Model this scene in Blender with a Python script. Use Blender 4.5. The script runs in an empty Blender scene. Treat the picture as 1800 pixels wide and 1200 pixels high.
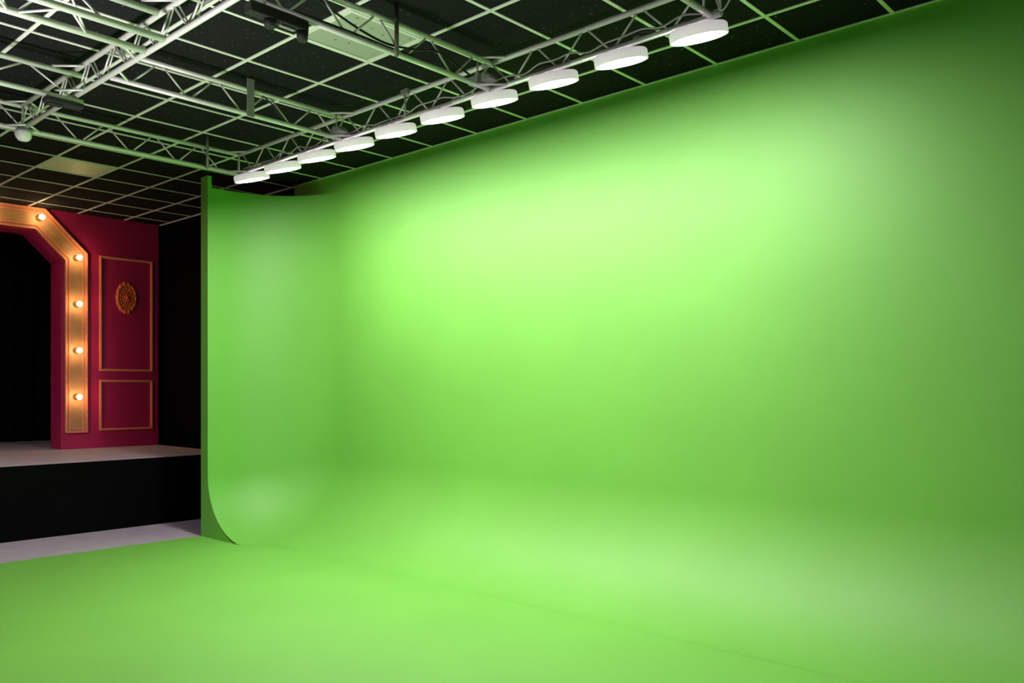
import bpy, bmesh, math, random
from mathutils import Vector, Matrix
random.seed(7)
R = math.radians
SC = bpy.context.scene
COL = SC.collection

# ------------------------------------------------------------------ camera
EYE = 1.57
TH = 0.7409
cam_d = bpy.data.cameras.new('camera')
cam_d.sensor_width = 36.0
cam_d.lens = 1471.5 / 1800 * 36.0
cam_d.shift_y = 82.2 / 1800
cam_d.clip_start = 0.05
cam_d.clip_end = 100
cam = bpy.data.objects.new('camera', cam_d)
COL.objects.link(cam)
cam.location = (0, 0, EYE)
cam.rotation_euler = (R(90), 0, TH)
SC.camera = cam

# ------------------------------------------------------------------ world, exposure
W = bpy.data.worlds.new('world')
SC.world = W
W.use_nodes = True
W.node_tree.nodes['Background'].inputs[0].default_value = (0.9, 0.95, 1.0, 1)
W.node_tree.nodes['Background'].inputs[1].default_value = 0.02
vs = SC.view_settings
vs.view_transform = 'Standard'
vs.look = 'None'
vs.exposure = 0.0
vs.gamma = 1.0
vs.use_curve_mapping = False

LAMP_POWER = 79.0      # radiance of the disc lamp diffusers
LAMP_TILT = 15.0       # degrees the discs lean towards the green wall


def area_lamp(name, loc, rot, power, size, color=(1, 1, 1), spread=180):
    d = bpy.data.lights.new(name, 'AREA')
    d.shape = 'DISK'
    d.size = size
    d.energy = power
    d.color = color
    d.spread = R(spread)
    o = bpy.data.objects.new(name, d)
    COL.objects.link(o)
    o.location = loc
    o.rotation_euler = rot
    return o


# added fill lights outside the frame, standing in for unseen studio lamps
for lx, ly, p in ((-5.6, 0.2, 16), (-3.2, -0.4, 9), (-0.8, -0.5, 6), (0.6, 1.0, 4)):
    area_lamp('rear_floor_fill', (lx, ly, 3.55), (R(8), 0, 0), p, 0.5, (1.0, 0.94, 0.80), 110)
for lx, p in ((-5.2, 11), (-3.2, 6), (-1.0, 4)):  # added unseen fill that lifts the lower green wall
    area_lamp('rear_wall_fill', (lx, -0.6, 3.5), (R(60), 0, 0), p, 0.4, (1.0, 0.94, 0.76), 60)
area_lamp('stage_fill', (-8.7, 0.3, 3.5), (R(28), R(30), 0), 26, 0.4, (1.0, 0.90, 0.97), 130)  # added unseen fill for the stage deck, jamb and maroon wall
# unseen neutral fill pointing up, added to brighten the rig and ceiling bars
for lx, ly, p in ((-4.6, 0.55, 115), (0.2, 0.7, 125)):
    area_lamp('upward_fill', (lx, ly, 0.35), (R(180), 0, 0), p, 0.8, (1.0, 0.95, 0.95), 112)

CEIL = EYE + 2.306      # 3.876
HB = EYE + 2.02         # lower chords
HT = EYE + 2.20         # upper chords
WALL_Y = 5.38
LAMP_Y = 4.09
NEAR_Y = 2.235


# ------------------------------------------------------------------ materials
def mat(name, col, rough=0.5, metal=0.0, spec=0.5, noise=0.0, scale=8.0, bump=0.0, emis=None, estr=0.0, bscale=None, coat=0.0):
    m = bpy.data.materials.new(name)
    m.use_nodes = True
    nt = m.node_tree
    b = nt.nodes['Principled BSDF']
    b.inputs['Roughness'].default_value = rough
    b.inputs['Metallic'].default_value = metal
    b.inputs['Specular IOR Level'].default_value = spec
    b.inputs['Coat Weight'].default_value = coat
    b.inputs['Base Color'].default_value = (*col, 1)
    if noise > 0 or bump > 0:
        tc = nt.nodes.new('ShaderNodeTexCoord')
    if noise > 0:
        n = nt.nodes.new('ShaderNodeTexNoise')
        n.inputs['Scale'].default_value = scale
        n.inputs['Detail'].default_value = 5
        nt.links.new(tc.outputs['Object'], n.inputs['Vector'])
        mr = nt.nodes.new('ShaderNodeMapRange')
        mr.inputs['From Min'].default_value = 0.25
        mr.inputs['From Max'].default_value = 0.75
        mr.inputs['To Min'].default_value = 1 - noise
        mr.inputs['To Max'].default_value = 1 + noise
        nt.links.new(n.outputs['Fac'], mr.inputs['Value'])
        mx = nt.nodes.new('ShaderNodeVectorMath')
        mx.operation = 'SCALE'
        mx.inputs[0].default_value = col
        nt.links.new(mr.outputs['Result'], mx.inputs['Scale'])
        nt.links.new(mx.outputs['Vector'], b.inputs['Base Color'])
    if bump > 0:
        n2 = nt.nodes.new('ShaderNodeTexNoise')
        n2.inputs['Scale'].default_value = bscale or scale * 6
        n2.inputs['Detail'].default_value = 3
        nt.links.new(tc.outputs['Object'], n2.inputs['Vector'])
        bp = nt.nodes.new('ShaderNodeBump')
        bp.inputs['Strength'].default_value = bump
        bp.inputs['Distance'].default_value = 0.01
        nt.links.new(n2.outputs['Fac'], bp.inputs['Height'])
        nt.links.new(bp.outputs['Normal'], b.inputs['Normal'])
    if emis:
        b.inputs['Emission Color'].default_value = (*emis, 1)
        b.inputs['Emission Strength'].default_value = estr
    return m


def tile_material():
    m = mat('black_ceiling_tile', (0.012, 0.012, 0.012), 0.9, spec=0.1)
    nt = m.node_tree
    b = nt.nodes['Principled BSDF']
    tc = nt.nodes.new('ShaderNodeTexCoord')
    n = nt.nodes.new('ShaderNodeTexNoise')
    n.inputs['Scale'].default_value = 38
    n.inputs['Detail'].default_value = 3
    n.inputs['Roughness'].default_value = 0.7
    nt.links.new(tc.outputs['Object'], n.inputs['Vector'])
    cr = nt.nodes.new('ShaderNodeValToRGB')
    e = cr.color_ramp.elements
    e[0].position = 0.0
    e[0].color = (0.010, 0.010, 0.011, 1)
    e[1].position = 0.665
    e[1].color = (0.012, 0.012, 0.013, 1)
    k = cr.color_ramp.elements.new(0.71)
    k.color = (0.16, 0.16, 0.16, 1)
    nt.links.new(n.outputs['Fac'], cr.inputs['Fac'])
    nt.links.new(cr.outputs['Color'], b.inputs['Base Color'])
    return m


def diffuser_panel_material():
    m = mat('speckled_diffuser', (0.6, 0.6, 0.55), 0.4)
    nt = m.node_tree
    b = nt.nodes['Principled BSDF']
    tc = nt.nodes.new('ShaderNodeTexCoord')
    v = nt.nodes.new('ShaderNodeTexVoronoi')
    v.inputs['Scale'].default_value = 14.0
    nt.links.new(tc.outputs['Object'], v.inputs['Vector'])
    cr = nt.nodes.new('ShaderNodeValToRGB')
    e = cr.color_ramp.elements
    e[0].position = 0.10
    e[0].color = (0.07, 0.06, 0.05, 1)
    e[1].position = 0.15
    e[1].color = (0.40, 0.40, 0.36, 1)
    nt.links.new(v.outputs['Distance'], cr.inputs['Fac'])
    nt.links.new(cr.outputs['Color'], b.inputs['Base Color'])
    return m


M = {}
M['green'] = mat('chroma_green_paint', (0.186, 0.535, 0.062), 0.60, spec=1.0, noise=0.05, scale=1.1, bump=0.03, bscale=60)
M['tile'] = tile_material()
M['tbar'] = mat('white_ceiling_bar', (0.78, 0.76, 0.72), 0.45)
M['panel'] = diffuser_panel_material()
M['panel2'] = mat('plain_diffuser', (0.78, 0.76, 0.66), 0.4, noise=0.06, scale=14)
M['alu'] = mat('brushed_aluminium', (0.72, 0.70, 0.69), 0.5, metal=0.25, noise=0.05, scale=20)
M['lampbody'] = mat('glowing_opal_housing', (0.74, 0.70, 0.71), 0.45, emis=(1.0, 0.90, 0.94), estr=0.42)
M['lamplens'] = mat('lit_lamp_diffuser', (0.9, 0.9, 0.9), 0.5, emis=(1.0, 0.985, 0.97), estr=LAMP_POWER)
M['black'] = mat('matt_black', (0.010, 0.010, 0.011), 0.7, noise=0.2, scale=30)
M['blackwall'] = mat('black_painted_wall', (0.0015, 0.0015, 0.0018), 0.9, spec=0.05, noise=0.2, scale=3)
M['curtain'] = mat('black_drape', (0.004, 0.004, 0.005), 0.95, spec=0.1)
M['concrete'] = mat('mauve_grey_floor', (0.50, 0.42, 0.49), 0.6, noise=0.12, scale=6, bump=0.05)
M['deck'] = mat('grey_stage_deck', (0.52, 0.42, 0.45), 0.65, noise=0.12, scale=5, bump=0.05)
M['skirt'] = mat('black_stage_front', (0.002, 0.0018, 0.0026), 0.6, spec=0.06, noise=0.15, scale=2)
M['maroon'] = mat('maroon_painted_wall', (0.55, 0.016, 0.11), 0.5, noise=0.05, scale=3)
M['gold'] = mat('gold_painted_trim', (0.95, 0.33, 0.19), 0.42, metal=0.05, noise=0.12, scale=25)
M['goldback'] = mat('bronze_gold_panel', (0.56, 0.30, 0.13), 0.5, metal=0.1, noise=0.15, scale=9)
M['ornament'] = mat('antique_gold_plaster', (0.88, 0.13, 0.035), 0.5, noise=0.25, scale=30)
M['bulb'] = mat('lit_bulb_glass', (1, 0.9, 0.7), 0.3, emis=(1.0, 0.66, 0.32), estr=45.0)
M['brass'] = mat('brass_socket', (0.55, 0.36, 0.12), 0.35, metal=0.7)
M['grey'] = mat('grey_steel', (0.30, 0.30, 0.29), 0.5, metal=0.3)
M['bronze'] = mat('dark_bronze_tube', (0.13, 0.10, 0.085), 0.45, metal=0.3)
M['cable'] = mat('black_rubber_cable', (0.012, 0.012, 0.012), 0.6)
M['greycable'] = mat('grey_cable', (0.42, 0.40, 0.40), 0.6)
M['white'] = mat('white_plastic', (0.80, 0.78, 0.78), 0.45)


# ------------------------------------------------------------------ mesh helpers
def frame_of(d):
    d = d.normalized()
    up = Vector((0, 0, 1)) if abs(d.z) < 0.95 else Vector((0, 1, 0))
    a = d.cross(up).normalized()
    return a, a.cross(d).normalized()


def tube(bm, p0, p1, r, n=10, r1=None, mi=0):
    p0, p1 = Vector(p0), Vector(p1)
    r1 = r if r1 is None else r1
    a, b = frame_of(p1 - p0)
    A, B = [], []
    for i in range(n):
        t = 2 * math.pi * i / n
        o = a * math.cos(t) + b * math.sin(t)
        A.append(bm.verts.new(p0 + o * r))
        B.append(bm.verts.new(p1 + o * r1))
    for i in range(n):
        f = bm.faces.new((A[i], A[(i + 1) % n], B[(i + 1) % n], B[i]))
        f.smooth = True
        f.material_index = mi
    bm.faces.new(A[::-1]).material_index = mi
    bm.faces.new(B).material_index = mi


def path_tube(bm, pts, r, n=8, mi=0):
    pts = [Vector(p) for p in pts]
    rings = []
    for i, p in enumerate(pts):
        d = (pts[min(i + 1, len(pts) - 1)] - pts[max(i - 1, 0)])
        a, b = frame_of(d)
        rings.append([bm.verts.new(p + (a * math.cos(2 * math.pi * k / n) + b * math.sin(2 * math.pi * k / n)) * r) for k in range(n)])
    for A, B in zip(rings, rings[1:]):
        for k in range(n):
            f = bm.faces.new((A[k], A[(k + 1) % n], B[(k + 1) % n], B[k]))
            f.smooth = True
            f.material_index = mi
    bm.faces.new(rings[0][::-1])
    bm.faces.new(rings[-1])


def smooth_path(pts, sub=6):
    pts = [Vector(p) for p in pts]
    P = [pts[0]] + pts + [pts[-1]]
    out = []
    for i in range(1, len(P) - 2):
        for s in range(sub):
            t = s / sub
            a, b, c, d = P[i - 1], P[i], P[i + 1], P[i + 2]
            out.append(0.5 * ((2 * b) + (c - a) * t + (2 * a - 5 * b + 4 * c - d) * t * t + (-a + 3 * b - 3 * c + d) * t ** 3))
    out.append(pts[-1])
    return out


def box(bm, lo, hi, mi=0, bevel=0.0):
    r = bmesh.ops.create_cube(bm, size=1.0)
    vs_ = r['verts']
    lo, hi = Vector(lo), Vector(hi)
    for v in vs_:
        v.co = Vector(((lo[i] + hi[i]) / 2 + v.co[i] * (hi[i] - lo[i]) for i in range(3)))
    fs = set(f for v in vs_ for f in v.link_faces)
    for f in fs:
        f.material_index = mi
    if bevel > 0:
        es = list(set(e for v in vs_ for e in v.link_edges))
        bmesh.ops.bevel(bm, geom=es, offset=bevel, segments=2, affect='EDGES', profile=0.5)


def obox(bm, c, ax, ay, az, sx, sy, sz, mi=0):
    """oriented box, half sizes sx, sy, sz"""
    c, ax, ay, az = Vector(c), Vector(ax).normalized(), Vector(ay).normalized(), Vector(az).normalized()
    v = [bm.verts.new(c + ax * sx * i + ay * sy * j + az * sz * k) for i in (-1, 1) for j in (-1, 1) for k in (-1, 1)]
    for q in ((0, 1, 3, 2), (4, 6, 7, 5), (0, 4, 5, 1), (2, 3, 7, 6), (0, 2, 6, 4), (1, 5, 7, 3)):
        bm.faces.new([v[i] for i in q]).material_index = mi


def lathe(bm, prof, n=32, mtx=None, mi=0):
    """prof: (radius, z) list, revolved round local z"""
    mtx = mtx or Matrix.Identity(4)
    rings = []
    for r, z in prof:
        if r < 1e-6:
            rings.append([bm.verts.new(mtx @ Vector((0, 0, z)))])
        else:
            rings.append([bm.verts.new(mtx @ Vector((r * math.cos(2 * math.pi * k / n), r * math.sin(2 * math.pi * k / n), z))) for k in range(n)])
    for A, B in zip(rings, rings[1:]):
        for k in range(n):
            j = (k + 1) % n
            if len(A) == 1 and len(B) == 1:
                continue
            if len(A) == 1:
                f = bm.faces.new((A[0], B[k], B[j]))
            elif len(B) == 1:
                f = bm.faces.new((A[k], B[0], A[j]))
            else:
                f = bm.faces.new((A[k], B[k], B[j], A[j]))
            f.smooth = True
            f.material_index = mi


def prism(bm, poly, axis, a, b, mi=0):
    """poly: 2-D outline; axis 'x' -> (y,z), 'y' -> (x,z), 'z' -> (x,y)"""
    def P(u, v, w):
        return {'x': (w, u, v), 'y': (u, w, v), 'z': (u, v, w)}[axis]
    A = [bm.verts.new(P(u, v, a)) for u, v in poly]
    B = [bm.verts.new(P(u, v, b)) for u, v in poly]
    n = len(poly)
    bm.faces.new(A).material_index = mi
    bm.faces.new(B[::-1]).material_index = mi
    for i in range(n):
        bm.faces.new((A[i], B[i], B[(i + 1) % n], A[(i + 1) % n])).material_index = mi


def link(name, bm, mats, parent=None, loc=None):
    """world-space bmesh -> one mesh object (children keep their world place)"""
    bmesh.ops.recalc_face_normals(bm, faces=bm.faces[:])
    off = Vector((0, 0, 0))
    p = parent
    while p is not None:
        off += Vector(p.location)
        p = p.parent
    if loc is not None:
        loc = Vector(loc)
    else:
        loc = Vector((0, 0, 0))
    for v in bm.verts:
        v.co -= off + loc
    me = bpy.data.meshes.new(name)
    bm.to_mesh(me)
    bm.free()
    for m in (mats if isinstance(mats, (list, tuple)) else [mats]):
        me.materials.append(m)
    o = bpy.data.objects.new(name, me)
    COL.objects.link(o)
    o.location = loc
    if parent:
        o.parent = parent
    return o


def thing(name, label, cat, loc, group=None):
    o = bpy.data.objects.new(name, None)
    o.empty_display_size = 0.1
    COL.objects.link(o)
    o.location = loc
    return tag(o, label, cat, group)


def tag(o, label, cat, group=None):
    o['label'] = label
    o['category'] = cat
    if group:
        o['group'] = group
    return o


def struct(name, bm, mats):
    o = link(name, bm, mats)
    o['kind'] = 'structure'
    return o


def copy_tree(o, parent=None):
    c = o.copy()
    COL.objects.link(c)
    if parent:
        c.parent = parent
    for ch in list(o.children):
        copy_tree(ch, c)
    return c


NB = lambda: bmesh.new()

# ------------------------------------------------------------------ room shell
X_STAGE_WALL = -11.66
X_LEFT = -15.0
X_RIGHT = 3.2
Y_FRONT = -4.5
bm = NB()
box(bm, (X_LEFT, Y_FRONT, -0.15), (X_RIGHT, WALL_Y + 0.15, 0.0))
struct('floor', bm, M['concrete'])

bm = NB()
box(bm, (X_LEFT, Y_FRONT, CEIL), (X_RIGHT, WALL_Y + 0.15, CEIL + 0.12), mi=0)
GX0, GY0, TS = -5.343, 1.8806, 0.6
xs = [GX0 + TS * i for i in range(-16, 15)]
ys = [GY0 + TS * j for j in range(-10, 6)]
hw = 0.0125
zz = 0.006
for x in xs:
    if X_LEFT < x < X_RIGHT:
        box(bm, (x - hw, Y_FRONT, CEIL - zz), (x + hw, WALL_Y, CEIL + 0.002), mi=1)
for y in ys:
    if Y_FRONT < y < WALL_Y - 0.02:
        box(bm, (X_LEFT, y - hw, CEIL - zz - 0.001), (X_RIGHT, y + hw, CEIL + 0.001), mi=1)
struct('ceiling', bm, [M['tile'], M['tbar']])

bm = NB()
box(bm, (X_STAGE_WALL, WALL_Y - 0.016, CEIL - 0.007), (X_RIGHT, WALL_Y + 0.02, CEIL), mi=0)
struct('trim_1', bm, M['tbar'])

bm = NB()
box(bm, (X_LEFT, WALL_Y + 0.02, 0), (X_RIGHT, WALL_Y + 0.15, CEIL))
struct('wall_back', bm, M['blackwall'])
bm = NB()
box(bm, (X_LEFT - 0.12, Y_FRONT, 0), (X_LEFT, WALL_Y, CEIL))
struct('wall_far', bm, M['blackwall'])
bm = NB()
box(bm, (X_RIGHT, Y_FRONT, 0), (X_RIGHT + 0.12, WALL_Y, CEIL))
struct('wall_right', bm, M['blackwall'])
bm = NB()
box(bm, (X_LEFT, Y_FRONT - 0.12, 0), (X_RIGHT, Y_FRONT, CEIL))
struct('wall_front', bm, M['blackwall'])

# ------------------------------------------------------------------ green cyclorama
XW = -8.29          # face of the short wing
XWB = -8.436        # its back = edge of the painted floor
YW0 = 4.33          # free end of the wing
RF = 0.85           # vertical corner radius
PHI = R(76)
RC = 0.68
ZC = RC * math.sin(PHI)
DC = RC * (1 - math.cos(PHI))
ZTOP = EYE + 2.115
RMAIN = 0.84
ZF = 0.004

cyc = thing('cyclorama', 'bright green curved studio backdrop wall running into the green painted floor', 'green screen', (XWB, YW0, 0))


def cove_profile(ztop, RC=RC):
    ZC = RC * math.sin(PHI)
    DC = RC * (1 - math.cos(PHI))
    zl = 0.024
    pr = [(DC + 0.20, ZF + 0.0008), (DC + 0.14, ZF + 0.0016), (DC + 0.09, ZF + 0.005), (DC + 0.045, ZF + 0.0125)]
    N = 20
    for i in range(N + 1):
        a = PHI * (1 - i / N)
        # angle a measured from the vertical face
        d = RC * (1 - math.cos(a))
        z = ZF + zl + (ZC - RC * math.sin(a)) * (ZC - zl) / ZC
        pr.append((d, z))
    pr.append((0.0, 1.4))
    pr.append((0.0, 2.2))
    pr.append((0.0, ztop))
    return pr


def plan_path():
    pts = []
    yc = WALL_Y - RF
    xc = XW + RF
    for i in range(6):
        y = YW0 + (yc - YW0) * i / 5
        pts.append((XW, y, 1, 0))
    for i in range(1, 29):
        a = math.pi - (math.pi / 2) * i / 28
        x, y = xc + RF * math.cos(a), yc + RF * math.sin(a)
        pts.append((x, y, -math.cos(a), -math.sin(a)))
    n_arc = len(pts)
    for i in range(1, 31):
        x = xc + (X_RIGHT - xc) * i / 30
        pts.append((x, WALL_Y, 0, -1))
    return pts, n_arc


pts, n_arc = plan_path()
bm = NB()
rows = []
for i, (x, y, nx, ny) in enumerate(pts):
    zt = ZTOP if i < n_arc else CEIL - 0.002
    rows.append([bm.verts.new((x + nx * d, y + ny * d, z)) for d, z in cove_profile(zt, RC + (RMAIN - RC) * min(1.0, max(0.0, (i - 6) / 30.0)))])
for A, B in zip(rows, rows[1:]):
    for k in range(len(A) - 1):
        f = bm.faces.new((A[k], A[k + 1], B[k + 1], B[k]))
        f.smooth = True
# flat wall behind the rounded corner, up to the ceiling
v = [bm.verts.new(p) for p in ((-8.30, WALL_Y + 0.006, 0.2), (-6.6, WALL_Y + 0.006, 0.2), (-6.6, WALL_Y + 0.006, CEIL - 0.002), (-8.30, WALL_Y + 0.006, CEIL - 0.002))]
bm.faces.new(v)
link('curved_wall', bm, M['green'], cyc)

bm = NB()   # painted floor
box(bm, (XWB, Y_FRONT + 0.02, 0.0005), (X_RIGHT - 0.01, WALL_Y - 0.5, ZF))
link('painted_floor', bm, M['green'], cyc)

bm = NB()   # end board with the cove outline
prof = [(XWB, ZF), (XW + DC - 0.002, ZF)]
for i in range(0, 21):
    a = PHI * (1 - i / 20)
    prof.append((XW + RC * (1 - math.cos(a)) - 0.003, ZF + ZC - RC * math.sin(a) + 0.001))
prof += [(XW - 0.001, EYE + 2.235), (XWB, EYE + 2.235)]
prism(bm, prof, 'y', YW0 - 0.001, YW0 + 0.044)
bm.normal_update()
bmesh.ops.triangulate(bm, faces=[f for f in bm.faces if len(f.verts) > 4])
link('end_board', bm, M['green'], cyc)
bm = NB()   # back sheet of the wing
box(bm, (XWB, YW0 + 0.045, ZF), (XWB + 0.02, WALL_Y - 0.01, ZTOP - 0.05))
link('back_sheet', bm, M['blackwall'], cyc)

# ------------------------------------------------------------------ stage
SX = -9.557
SH = 0.773
stage = thing('stage', 'low stage with a grey deck and a plain black front board', 'stage', (SX, 1.0, 0))
bm = NB()
box(bm, (X_LEFT + 0.01, Y_FRONT + 0.05, SH - 0.003), (SX - 0.003, WALL_Y - 0.02, SH))
link('deck', bm, M['deck'], stage)
bm = NB()
box(bm, (X_LEFT + 0.01, Y_FRONT + 0.05, 0.0), (SX, WALL_Y - 0.02, SH - 0.0035))
link('front_board', bm, M['skirt'], stage)

# stage wall with the opening (YZ outline with a notch)
OP_R, OP_L = 4.067, 0.62
KINK, OPTOP = 3.215, 3.565
chf = OPTOP - KINK
DEP = 0.36
bm = NB()
SB = SH + 0.002
outl = [(Y_FRONT + 0.05, SB), (OP_L, SB), (OP_L, KINK), (OP_L + chf, OPTOP), (OP_R - chf, OPTOP), (OP_R, KINK), (OP_R, SB),
        (WALL_Y - 0.03, SB), (WALL_Y - 0.03, CEIL - 0.004), (Y_FRONT + 0.05, CEIL - 0.004)]
prism(bm, outl, 'x', X_STAGE_WALL - DEP, X_STAGE_WALL)
bm.normal_update()
bmesh.ops.triangulate(bm, faces=[f for f in bm.faces if len(f.verts) > 4])
struct('wall_left', bm, M['maroon'])

# black drape hanging behind the opening
bm = NB()
n = 160
front, back = [], []
for i in range(n + 1):
    y = -0.2 + 5.2 * i / n
    x = -13.9 + 0.05 * math.sin(i * 0.9) + 0.02 * math.sin(i * 2.3)
    front.append((bm.verts.new((x, y, SH + 0.005)), bm.verts.new((x, y, CEIL - 0.01))))
for a, b in zip(front, front[1:]):
    f = bm.faces.new((a[0], b[0], b[1], a[1]))
    f.smooth = True
tag(link('stage_curtain', bm, M['curtain']), 'black pleated curtain hanging behind the stage opening', 'curtain')

# ------------------------------------------------------------------ marquee frame with bulbs
XF = X_STAGE_WALL
Z0 = 0.987
LEG_O, LEG_I = 4.385, 4.110
ZTOPM = CEIL - 0.012
YM = (OP_L + OP_R) / 2


def arch_line(off):
    """polyline off metres inside the outer edge"""
    t = math.tan(R(22.5))
    w = ZTOPM - 3.35
    r = [(LEG_O - off, Z0), (LEG_O - off, 3.35 - off * t), (LEG_O - w - off * t, ZTOPM - off)]
    l = [(2 * YM - y, z) for y, z in r[::-1]]
    return r + l


def arch_strip(bm, o0, o1, x0, x1, mi=0):
    A, B = arch_line(o0), arch_line(o1)
    va = [[bm.verts.new((x, y, z)) for y, z in P] for P in (A, B) for x in (x0, x1)]
    a0, a1, b0, b1 = va
    n = len(A)
    for i in range(n - 1):
        for q in ((a1[i], a1[i + 1], b1[i + 1], b1[i]), (a0[i], b0[i], b0[i + 1], a0[i + 1]),
                  (a0[i], a0[i + 1], a1[i + 1], a1[i]), (b0[i], b1[i], b1[i + 1], b0[i + 1])):
            bm.faces.new(q).material_index = mi
    for i in (0, n - 1):
        bm.faces.new((a0[i], a1[i], b1[i], b0[i])).material_index = mi


WS = LEG_O - LEG_I
mq = thing('marquee_frame', 'gold marquee frame with glowing globe bulbs round the stage opening', 'marquee light', (XF, YM, Z0))
bm = NB()
arch_strip(bm, 0.0, WS, XF + 0.001, XF + 0.02)
link('back_panel', bm, M['goldback'], mq)
bm = NB()
for o0, o1, h in ((0.0, 0.022, 0.042), (0.045, 0.060, 0.030), (WS - 0.022, WS, 0.042), (WS - 0.060, WS - 0.045, 0.030)):
    arch_strip(bm, o0, o1, XF + 0.0205, XF + h)
for ya in (LEG_I, 2 * YM - LEG_O):
    box(bm, (XF + 0.0207, ya, Z0), (XF + 0.041, ya + WS, Z0 + 0.022))
    box(bm, (XF + 0.0207, ya + 0.045, Z0 + 0.045), (XF + 0.029, ya + WS - 0.045, Z0 + 0.060))
link('rim', bm, M['gold'], mq)

bulb_pos = [(4.2475, z) for z in (1.458, 2.064, 2.67, 3.276)] + [(3.80, 3.735), (3.20, 3.735), (2.60, 3.735), (2.0, 3.735), (1.4, 3.735)]
rx = Matrix.Rotation(R(90), 4, 'Y')     # local z -> +x
for y, z in bulb_pos:
    bm = NB()
    T = Matrix.Translation((XF + 0.0205, y, z)) @ rx
    pr = [(0.014, 0.078)] + [(0.034 * math.sin(math.pi * (0.14 + 0.86 * i / 14)), 0.112 - 0.034 * math.cos(math.pi * (0.14 + 0.86 * i / 14))) for i in range(14)] + [(0.0, 0.146)]
    lathe(bm, pr, 20, T)
    b = link('bulb', bm, M['bulb'], mq)
    bm = NB()
    lathe(bm, [(0.0, 0.0), (0.042, 0.0), (0.042, 0.008), (0.024, 0.014), (0.018, 0.076), (0.0, 0.0765)], 20, T)
    link('socket', bm, M['brass'], b)

# gold panel mouldings on the maroon wall


def moulding(label, y0, y1, z0, z1):
    w = 0.032
    bm = NB()
    X0 = XF + 0.001
    for (w0, w1, h) in ((0.0, w, 0.012), (0.006, w - 0.010, 0.024)):
        O = [(y0 + w0, z0 + w0), (y1 - w0, z0 + w0), (y1 - w0, z1 - w0), (y0 + w0, z1 - w0)]
        I = [(y0 + w1, z0 + w1), (y1 - w1, z0 + w1), (y1 - w1, z1 - w1), (y0 + w1, z1 - w1)]
        vo = [(bm.verts.new((X0, y, z)), bm.verts.new((X0 + h, y, z))) for y, z in O]
        vi = [(bm.verts.new((X0, y, z)), bm.verts.new((X0 + h, y, z))) for y, z in I]
        for i in range(4):
            j = (i + 1) % 4
            bm.faces.new((vo[i][1], vo[j][1], vi[j][1], vi[i][1]))
            bm.faces.new((vo[i][0], vo[j][0], vo[j][1], vo[i][1]))
            bm.faces.new((vi[i][0], vi[i][1], vi[j][1], vi[j][0]))
            bm.faces.new((vo[i][0], vi[i][0], vi[j][0], vo[j][0]))
    o = link('panel_moulding', bm, M['gold'])
    return tag(o, label, 'moulding', 'gold mouldings on the maroon wall')


moulding('tall gold rectangular moulding on the maroon wall, round the medallion', 4.545, 5.265, 1.80, 3.35)
moulding('short gold rectangular moulding low on the maroon wall, below the tall one', 4.545, 5.265, 1.00, 1.685)

# medallion
MY, MZ = 4.905, 2.81
med = thing('wall_medallion', 'oval gold plaster medallion with leafy edge on the maroon wall', 'wall ornament', (XF, MY, MZ))
bm = NB()
NA, NR = 96, 22
rows = []
for j in range(NR + 1):
    t = j / NR
    row = []
    for i in range(NA):
        a = 2 * math.pi * i / NA
        lobes = 0.5 + 0.5 * math.cos(14 * a)
        rr = t * (1.0 + (0.045 * lobes + 0.015 * math.cos(28 * a)) * t ** 4)
        h = 0.012 + 0.020 * math.exp(-((t - 0.83) / 0.10) ** 2) * (0.55 + 0.6 * lobes) \
            + 0.016 * math.exp(-((t - 0.58) / 0.07) ** 2) * (0.7 + 0.5 * math.cos(14 * a + math.pi)) \
            + 0.014 * math.exp(-((t - 0.36) / 0.05) ** 2)
        if t > 0.97:
            h = 0.002
        row.append(bm.verts.new((XF + h, MY + rr * 0.143 * math.cos(a), MZ + rr * 0.216 * math.sin(a))))
        if j == 0:
            break
    rows.append(row)
for j in range(NR):
    A, B = rows[j], rows[j + 1]
    for i in range(NA):
        k = (i + 1) % NA
        f = bm.faces.new((A[0], B[i], B[k])) if j == 0 else bm.faces.new((A[i], B[i], B[k], A[k]))
        f.smooth = True
link('rosette', bm, M['ornament'], med)
bm = NB()
for i in range(9):      # raised petals and boss in the middle
    a = 2 * math.pi * i / 9
    mt = Matrix.Translation((XF + 0.018, MY + 0.030 * math.cos(a), MZ + 0.045 * math.sin(a))) @ Matrix.Diagonal((0.016, 0.014, 0.020, 1))
    bmesh.ops.create_icosphere(bm, subdivisions=2, radius=1.0, matrix=mt)
bmesh.ops.create_icosphere(bm, subdivisions=3, radius=1.0, matrix=Matrix.Translation((XF + 0.022, MY, MZ)) @ Matrix.Diagonal((0.024, 0.020, 0.028, 1)))
for f in bm.faces:
    f.smooth = True
link('boss', bm, M['ornament'], med)

# ------------------------------------------------------------------ ceiling light panels


def light_panel(label, x0, y0, m):
    p = thing('ceiling_light_panel', label, 'ceiling light', (x0 + 0.3, y0 + 0.3, CEIL), 'square light panels set in the ceiling grid')
    a = 0.0135
    bm = NB()
    box(bm, (x0 + a, y0 + a, CEIL - 0.004), (x0 + TS - a, y0 + TS - a, CEIL - 0.0005))
    link('diffuser', bm, m, p)
    bm = NB()
    for lo, hi in (((x0 + a, y0 + a), (x0 + TS - a, y0 + a + 0.022)), ((x0 + a, y0 + TS - a - 0.022), (x0 + TS - a, y0 + TS - a)),
                   ((x0 + a, y0 + a + 0.0225), (x0 + a + 0.022, y0 + TS - a - 0.0225)), ((x0 + TS - a - 0.022, y0 + a + 0.0225), (x0 + TS - a, y0 + TS - a - 0.0225))):
        box(bm, (lo[0], lo[1], CEIL - 0.010), (hi[0], hi[1], CEIL - 0.0045))
    link('frame', bm, M['tbar'], p)
    return p


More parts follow.
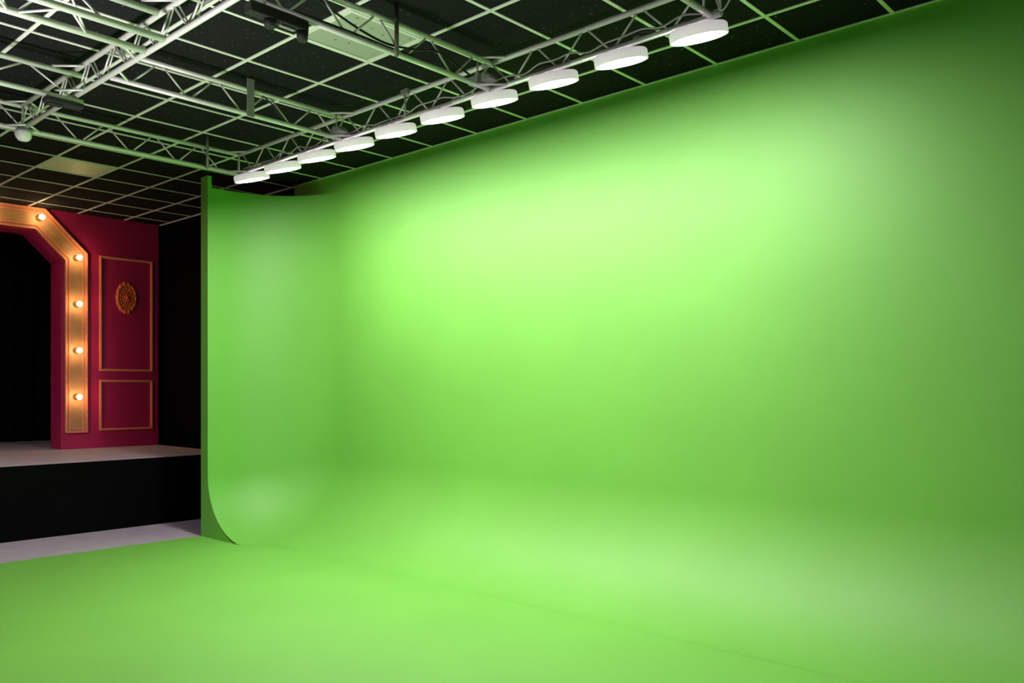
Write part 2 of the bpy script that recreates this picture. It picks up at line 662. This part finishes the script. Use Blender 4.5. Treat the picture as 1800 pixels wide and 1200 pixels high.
light_panel('unlit square ceiling panel with dark specks, above the middle cross truss', GX0 + TS, GY0 + 2 * TS, M['panel'])
light_panel('unlit plain square ceiling panel nearer the maroon wall and marquee', GX0 - 7 * TS, GY0 + 2 * TS, M['panel2'])

# ------------------------------------------------------------------ trusses
RCH = 0.0175
RBR = 0.0065


def ladder(label, axis, fixed, a0, a1, phase, period=0.41, ends=(True, True), rch=RCH, braces=True, top=HT, low=HB):
    """upright two-chord truss along X ('x') or Y ('y') from a0 to a1"""
    def P(s, z):
        return (s, fixed, z) if axis == 'x' else (fixed, s, z)
    t = thing('lighting_truss', label, 'truss', P((a0 + a1) / 2, low - rch), 'aluminium trusses of the ceiling rig')
    for nm, z in (('upper_chord', top), ('lower_chord', low)):
        bm = NB()
        tube(bm, P(a0, z), P(a1, z), rch, 14)
        link(nm, bm, M['alu'], t)
    if braces:
        k = math.ceil((a0 - phase) / period)
        s = phase + k * period
        s -= period
        while s < a1 + period:
            for d in (-1, 1):
                p, q = s + d * 0.022, s + d * (period / 2 - 0.022)
                if min(p, q) > a0 + 0.01 and max(p, q) < a1 - 0.01:
                    bm = NB()
                    tube(bm, P(p, top - rch * 0.7), P(q, low + rch * 0.7), RBR, 8)
                    link('brace', bm, M['alu'], t)
            s += period
    for e, s in zip(ends, (a0 + 0.012, a1 - 0.012)):
        if e:
            bm = NB()
            tube(bm, P(s, top), P(s, low), 0.010, 8)
            link('end_post', bm, M['alu'], t)
    return t


def corner(t, x, y, dx, dy, z):
    """flat 45 degree stay between two crossing chords, part of truss t"""
    bm = NB()
    tube(bm, (x + dx, y, z), (x, y + dy, z), 0.0085, 8)
    link('corner_stay', bm, M['alu'], t)


XT = [-7.23, -5.60, -3.93, -2.27]
gap = 0.019
lampt = ladder('long truss carrying the row of round lamps along the green wall', 'x', LAMP_Y, XT[0] - 0.02, XT[3] + 0.06, -5.16, 0.405)
neart = ladder('front truss parallel to the lamp truss, crossing at upper left', 'x', NEAR_Y, XT[0] + gap, XT[3] + 0.06, -5.10, 0.405)
# second zigzag layer of the near truss
for k in range(12):
    s = -7.10 + 0.405 * k
    for d in (-1, 1):
        bm = NB()
        tube(bm, (s + d * 0.03, NEAR_Y + 0.012, HT - 0.01), (s + d * 0.17, NEAR_Y + 0.012, HB + 0.01), 0.0055, 8)
        link('brace', bm, M['alu'], neart)
cross_labels = ['cross truss at the far end of the lamp row, nearest the maroon wall',
                'second cross truss from the far end, with a flat grey bracket',
                'cross truss passing under the specked ceiling panel',
                'near-end cross truss above the largest lamp at top of picture']
cross = []
for i, x in enumerate(XT):
    a0 = NEAR_Y + gap if i else 0.35
    phase = 2.87 if i == 0 else 2.87
    cross.append(ladder(cross_labels[i], 'y', x, a0, LAMP_Y - gap, phase + (0.0 if i == 0 else 0.12 * i), 0.41, ends=(False, False)))
for i, x in enumerate(XT):
    for z in (HB, HT):
        if i < 3:
            corner(lampt, x, LAMP_Y, 0.165, -0.14, z)
        corner(neart, x, NEAR_Y, 0.165, 0.14, z) if i < 3 else None
# trusses that run on from the near truss over the camera's left
left1 = ladder('thin truss running left from the front truss at upper left', 'y', -6.12, 0.35, NEAR_Y + 0.04, 1.30, 0.62, ends=(False, False), low=HB - 0.037, top=HT - 0.037)
corner(left1, -6.12, NEAR_Y, 0.165, -0.14, HB)
corner(left1, -6.12, NEAR_Y, 0.165, -0.16, HT - 0.018)
corner(cross[0], XT[0], NEAR_Y, 0.165, -0.14, HB)
corner(cross[0], XT[0], NEAR_Y, 0.165, -0.14, HT)

tri = thing('lighting_truss', 'thick three-chord truss crossing the upper left corner of the picture', 'truss', (-4.88, 1.2, HB - RCH), 'aluminium trusses of the ceiling rig')
TC = [(-5.005, HB), (-4.755, HB), (-4.84, HT)]
for nm, (x, z) in zip(('lower_chord', 'lower_chord', 'upper_chord'), TC):
    bm = NB()
    tube(bm, (x, 0.2, z), (x, NEAR_Y - gap, z), 0.0205, 16)
    link(nm, bm, M['alu'], tri)
s = 0.30
while s < NEAR_Y - 0.35:
    for (A, B) in ((0, 1), (0, 2), (1, 2)):
        for q0, q1, fl in ((s + 0.02, s + 0.19, 0), (s + 0.21, s + 0.38, 1)):
            a, b = (A, B) if not fl else (B, A)
            p, q = Vector((TC[a][0], q0, TC[a][1])), Vector((TC[b][0], q1, TC[b][1]))
            d = (q - p).normalized() * 0.018
            bm = NB()
            tube(bm, p + d, q - d, 0.0075, 8)
            link('brace', bm, M['alu'], tri)
    s += 0.40
corner(tri, TC[0][0], NEAR_Y, -0.17, -0.15, HB)
corner(tri, TC[1][0], NEAR_Y, 0.165, -0.15, HT)

# ------------------------------------------------------------------ disc lamps
LZ = EYE + 1.94        # centre of the lit face
lamp_x = [-2.36 - 0.519 * i for i in range(10)]
ordn = ['largest and nearest round lamp of the lit row, under the near cross truss', 'second lit round lamp from the near end of the row',
        'third lit round lamp from the near end, just right of the grey faceted cover', 'fourth lit round lamp from the near end, under the grey faceted cover',
        'fifth lit round lamp from the near end of the row', 'sixth lit round lamp from the near end, right of the small grey cover',
        'seventh lit round lamp from the near end, under the small grey cover', 'third lit round lamp from the far end of the row',
        'second lit round lamp from the far end of the row', 'smallest and farthest lit round lamp, in front of the green corner']
Tl = Matrix.Rotation(R(LAMP_TILT), 4, 'X')


def build_lamp(x):
    c = Vector((x, LAMP_Y + 0.02, LZ))
    t = thing('studio_lamp', '', 'studio lamp', c, 'round lamps on the long truss')
    T = Matrix.Translation(c) @ Tl
    bm = NB()
    lathe(bm, [(0.150, 0.004), (0.150, -0.009), (0.160, -0.009), (0.160, 0.036), (0.157, 0.044), (0.150, 0.050), (0.06, 0.054), (0.055, 0.064), (0.0, 0.066)], 64, T)
    link('housing', bm, M['lampbody'], t)
    bm = NB()
    lathe(bm, [(0.0, -0.003), (0.07, -0.0027), (0.12, -0.002), (0.1485, 0.0), (0.1485, 0.003), (0.0, 0.0035)], 64, T)
    link('diffuser', bm, M['lamplens'], t)
    bm = NB()
    topc = T @ Vector((0, 0, 0.064))
    tube(bm, topc, (x, LAMP_Y + 0.003, HB - RCH - 0.006), 0.010, 10)
    box(bm, (x - 0.02, LAMP_Y - 0.024, HB - RCH - 0.010), (x + 0.02, LAMP_Y + 0.024, HB - RCH - 0.001), bevel=0.002)
    link('hanging_clamp', bm, M['grey'], t)
    bm = NB()
    path_tube(bm, smooth_path([T @ Vector((0.03, 0, 0.060)), (x + 0.05, LAMP_Y + 0.03, HB - 0.01), (x + 0.09, LAMP_Y + 0.02, HB + 0.035), (x + 0.14, LAMP_Y - 0.004, HB + RCH + 0.006)]), 0.005, 6)
    link('power_lead', bm, M['greycable'], t)
    return t


proto = build_lamp(lamp_x[0])
for i, x in enumerate(lamp_x):
    o = proto if i == 0 else copy_tree(proto)
    o.location.x = x
    o['label'] = ordn[i]

# ------------------------------------------------------------------ small rig hardware


def cable(name, label, pts, r, m, cat='cable', sub=6):
    bm = NB()
    path_tube(bm, smooth_path(pts, sub), r, 7)
    return tag(link(name, bm, m), label, cat)


# cable bundle lying on the lower chord of the lamp truss
pts_c = []
x = XT[0] + 0.1
while x < XT[3]:
    pts_c.append((x, LAMP_Y - 0.014 + random.uniform(-0.006, 0.006), HB + RCH + 0.008 + random.choice((0.0, 0.0, 0.022, 0.03))))
    x += 0.13
cable('power_cable', 'thin wavy cable lying along the bottom tube of the lamp truss', pts_c, 0.0055, M['greycable'])
pts_d = [(p[0] + 0.05, LAMP_Y + 0.008, HB + RCH + 0.010 + random.choice((0.0, 0.012, 0.03))) for p in pts_c]
cable('power_cable', 'dark cable tangled along the bottom tube of the lamp truss', pts_d, 0.0055, M['cable'])
# sagging black cable under the middle cross truss
xm = XT[2]
cable('power_cable', 'black cable sagging beside the cross truss under the specked panel',
      [(xm, 2.62, HT - 0.02), (xm - 0.01, 2.85, HB + 0.10), (xm, 3.02, HB + 0.055), (xm, 3.20, HB + 0.04), (xm + 0.005, 3.42, HB + 0.07), (xm, 3.60, HB + 0.11), (xm, 3.90, HB + 0.04)], 0.007, M['cable'])
cable('power_cable', 'dark cable lying on the bottom tube under the specked panel',
      [(xm - 0.006, 2.55, HB + RCH + 0.006), (xm + 0.006, 2.9, HB + RCH + 0.006), (xm - 0.004, 3.2, HB + RCH + 0.006), (xm + 0.006, 3.38, HB + RCH + 0.005)], 0.006, M['cable'])
# loose loops over the near end
cable('power_cable', 'loose grey cable loop hanging at the near end of the lamp truss',
      [(-2.27, 3.86, HT - 0.02), (-2.22, 3.95, HT - 0.06), (-2.20, 4.00, HB + 0.05), (-2.17, 4.02, HB - 0.02), (-2.10, 4.00, HB + 0.04), (-2.06, 3.97, HT - 0.05), (-2.10, 3.93, HT - 0.01)], 0.005, M['greycable'])
# black loop at the second cross truss
cable('power_cable', 'short dark cable drooping inside the second cross truss',
      [(XT[1], 3.35, HT - 0.01), (XT[1] + 0.01, 3.43, HT - 0.06), (XT[1] + 0.01, 3.50, HB + 0.05), (XT[1], 3.54, HB + 0.02)], 0.006, M['cable'])

# hangers
bm = NB()
box(bm, (XT[1] + 0.020, 3.218, HB - 0.022), (XT[1] + 0.028, 3.276, HT + 0.075), bevel=0.001)
tag(link('hanging_bracket', bm, M['grey']), 'flat grey upright plate fixed to the second cross truss', 'bracket')


def hanger(label, x, y, r, m, z0, z1):
    t = thing('hanging_rod', label, 'bracket', (x, y, z0))
    bm = NB()
    tube(bm, (x, y, z0), (x, y, z1), r, 12)
    link('rod', bm, m, t)
    bm = NB()
    for z in (HB, HT):
        box(bm, (x - 0.018, y - 0.014, z - 0.012), (x + 0.010, y + 0.014, z + 0.012), bevel=0.002)
    link('clamp', bm, M['grey'], t)
    return t


hanger('slim grey hanging rod on the far-end cross truss', XT[0] + 0.034, 3.755, 0.012, M['grey'], HB - 0.02, HT + 0.10)
hanger('dark bronze hanging rod in front of the specked ceiling panel', XT[2] + 0.034, 3.235, 0.0135, M['bronze'], HB - 0.03, HT + 0.10)
t = thing('hanging_rod', 'thin grey hanging rod on the lamp truss between cross trusses', 'bracket', (-4.79, LAMP_Y - 0.032, HB))
bm = NB()
tube(bm, (-4.79, LAMP_Y - 0.032, HB), (-4.79, LAMP_Y - 0.032, HT + 0.03), 0.008, 10)
link('rod', bm, M['grey'], t)
bm = NB()
box(bm, (-4.83, LAMP_Y - 0.046, HT - 0.02), (-4.75, LAMP_Y - 0.018, HT + 0.022), bevel=0.003)
link('clamp', bm, M['grey'], t)
t = thing('hanging_rod', 'thin grey rod standing at the near end of the lamp truss', 'bracket', (XT[3] - 0.03, LAMP_Y - 0.034, HB))
bm = NB()
tube(bm, (XT[3] - 0.03, LAMP_Y - 0.034, HB), (XT[3] - 0.03, LAMP_Y - 0.034, HT), 0.007, 10)
link('rod', bm, M['alu'], t)

# faceted grey covers at the joints


def cover(label, x, y, s):
    t = thing('joint_cover', label, 'cover', (x, y, HB + 0.02))
    bm = NB()
    pr = [(0, 0.0), (0.20, 0.0), (0.185, 0.028), (0.155, 0.030), (0.15, 0.055), (0.10, 0.050), (0.075, 0.075), (0.055, 0.048), (0.0, 0.045)]
    prism(bm, [(x + a * s, HB + 0.022 + b * s) for a, b in pr], 'y', y - 0.05, y + 0.03)
    bm.normal_update()
    bmesh.ops.triangulate(bm, faces=[f for f in bm.faces if len(f.verts) > 4])
    link('shell', bm, M['grey'], t)
    bm = NB()
    tube(bm, (x + 0.05 * s, y - 0.01, HB + 0.02), (x + 0.05 * s, y - 0.01, HT), 0.006, 8)
    link('strut', bm, M['alu'], t)
    return t


cover('grey faceted cover where the specked-panel cross truss meets the lamp truss', XT[2] - 0.10, LAMP_Y - 0.075, 1.05)
cover('small grey cover where the second cross truss meets the lamp truss', XT[1] - 0.02, LAMP_Y - 0.07, 0.75)

# black fixtures hung under the chords
t = thing('black_fixture', 'black lamp fixture hanging under the cross truss near the top edge', 'light fixture', (XT[2], 2.45, HB - 0.12))
bm = NB()
box(bm, (XT[2] - 0.035, 2.27, HB - 0.075), (XT[2] + 0.035, 2.62, HB - RCH - 0.004), bevel=0.006)
link('body', bm, M['black'], t)
for y0, y1, d in ((2.36, 2.44, 0.115), (2.56, 2.64, 0.125)):
    bm = NB()
    tube(bm, (XT[2], (y0 + y1) / 2, HB - 0.07), (XT[2], (y0 + y1) / 2, HB - d), 0.034, 16, 0.028)
    link('spot_head', bm, M['black'], t)
bm = NB()
box(bm, (XT[2] - 0.012, 2.46, HB - 0.088), (XT[2] + 0.012, 2.55, HB - 0.076), bevel=0.002)
link('plate', bm, M['grey'], t)

t = thing('black_fixture', 'black box hung under the thin left truss where it crosses the front truss', 'light fixture', (-6.12, 2.15, HB - 0.12))
bm = NB()
box(bm, (-6.165, 2.03, HB - 0.092), (-6.075, 2.27, HB - 0.060), bevel=0.006)
link('body', bm, M['black'], t)
bm = NB()
box(bm, (-6.15, 2.05, HB - 0.104), (-6.09, 2.14, HB - 0.0925), bevel=0.003)
link('knob', bm, M['black'], t)

# white sensor under the corner of the near truss
t = thing('ceiling_sensor', 'small white rounded device under the far end of the front truss', 'sensor', (-7.17, NEAR_Y, HB - 0.12))
bm = NB()
lathe(bm, [(0.0, -0.115), (0.035, -0.108), (0.055, -0.085), (0.060, -0.05), (0.055, -0.03), (0.0, -0.028)], 9, Matrix.Translation((-7.15, NEAR_Y - 0.01, HB)))
link('dome', bm, M['white'], t)
bm = NB()
box(bm, (-7.235, NEAR_Y - 0.05, HB - 0.06), (-7.185, NEAR_Y + 0.03, HB - 0.02), bevel=0.006)
link('mount', bm, M['white'], t)

# bent grey conduit in the near truss
cable('bent_bracket', 'bent grey metal bracket inside the front truss near the top edge',
      [(-4.55, NEAR_Y + 0.03, HB + 0.05), (-4.45, NEAR_Y + 0.03, HB + 0.10), (-4.30, NEAR_Y + 0.03, HB + 0.105), (-4.24, NEAR_Y + 0.03, HB + 0.10), (-4.23, NEAR_Y + 0.03, HT - 0.03)], 0.010, M['grey'], 'bracket', 2)
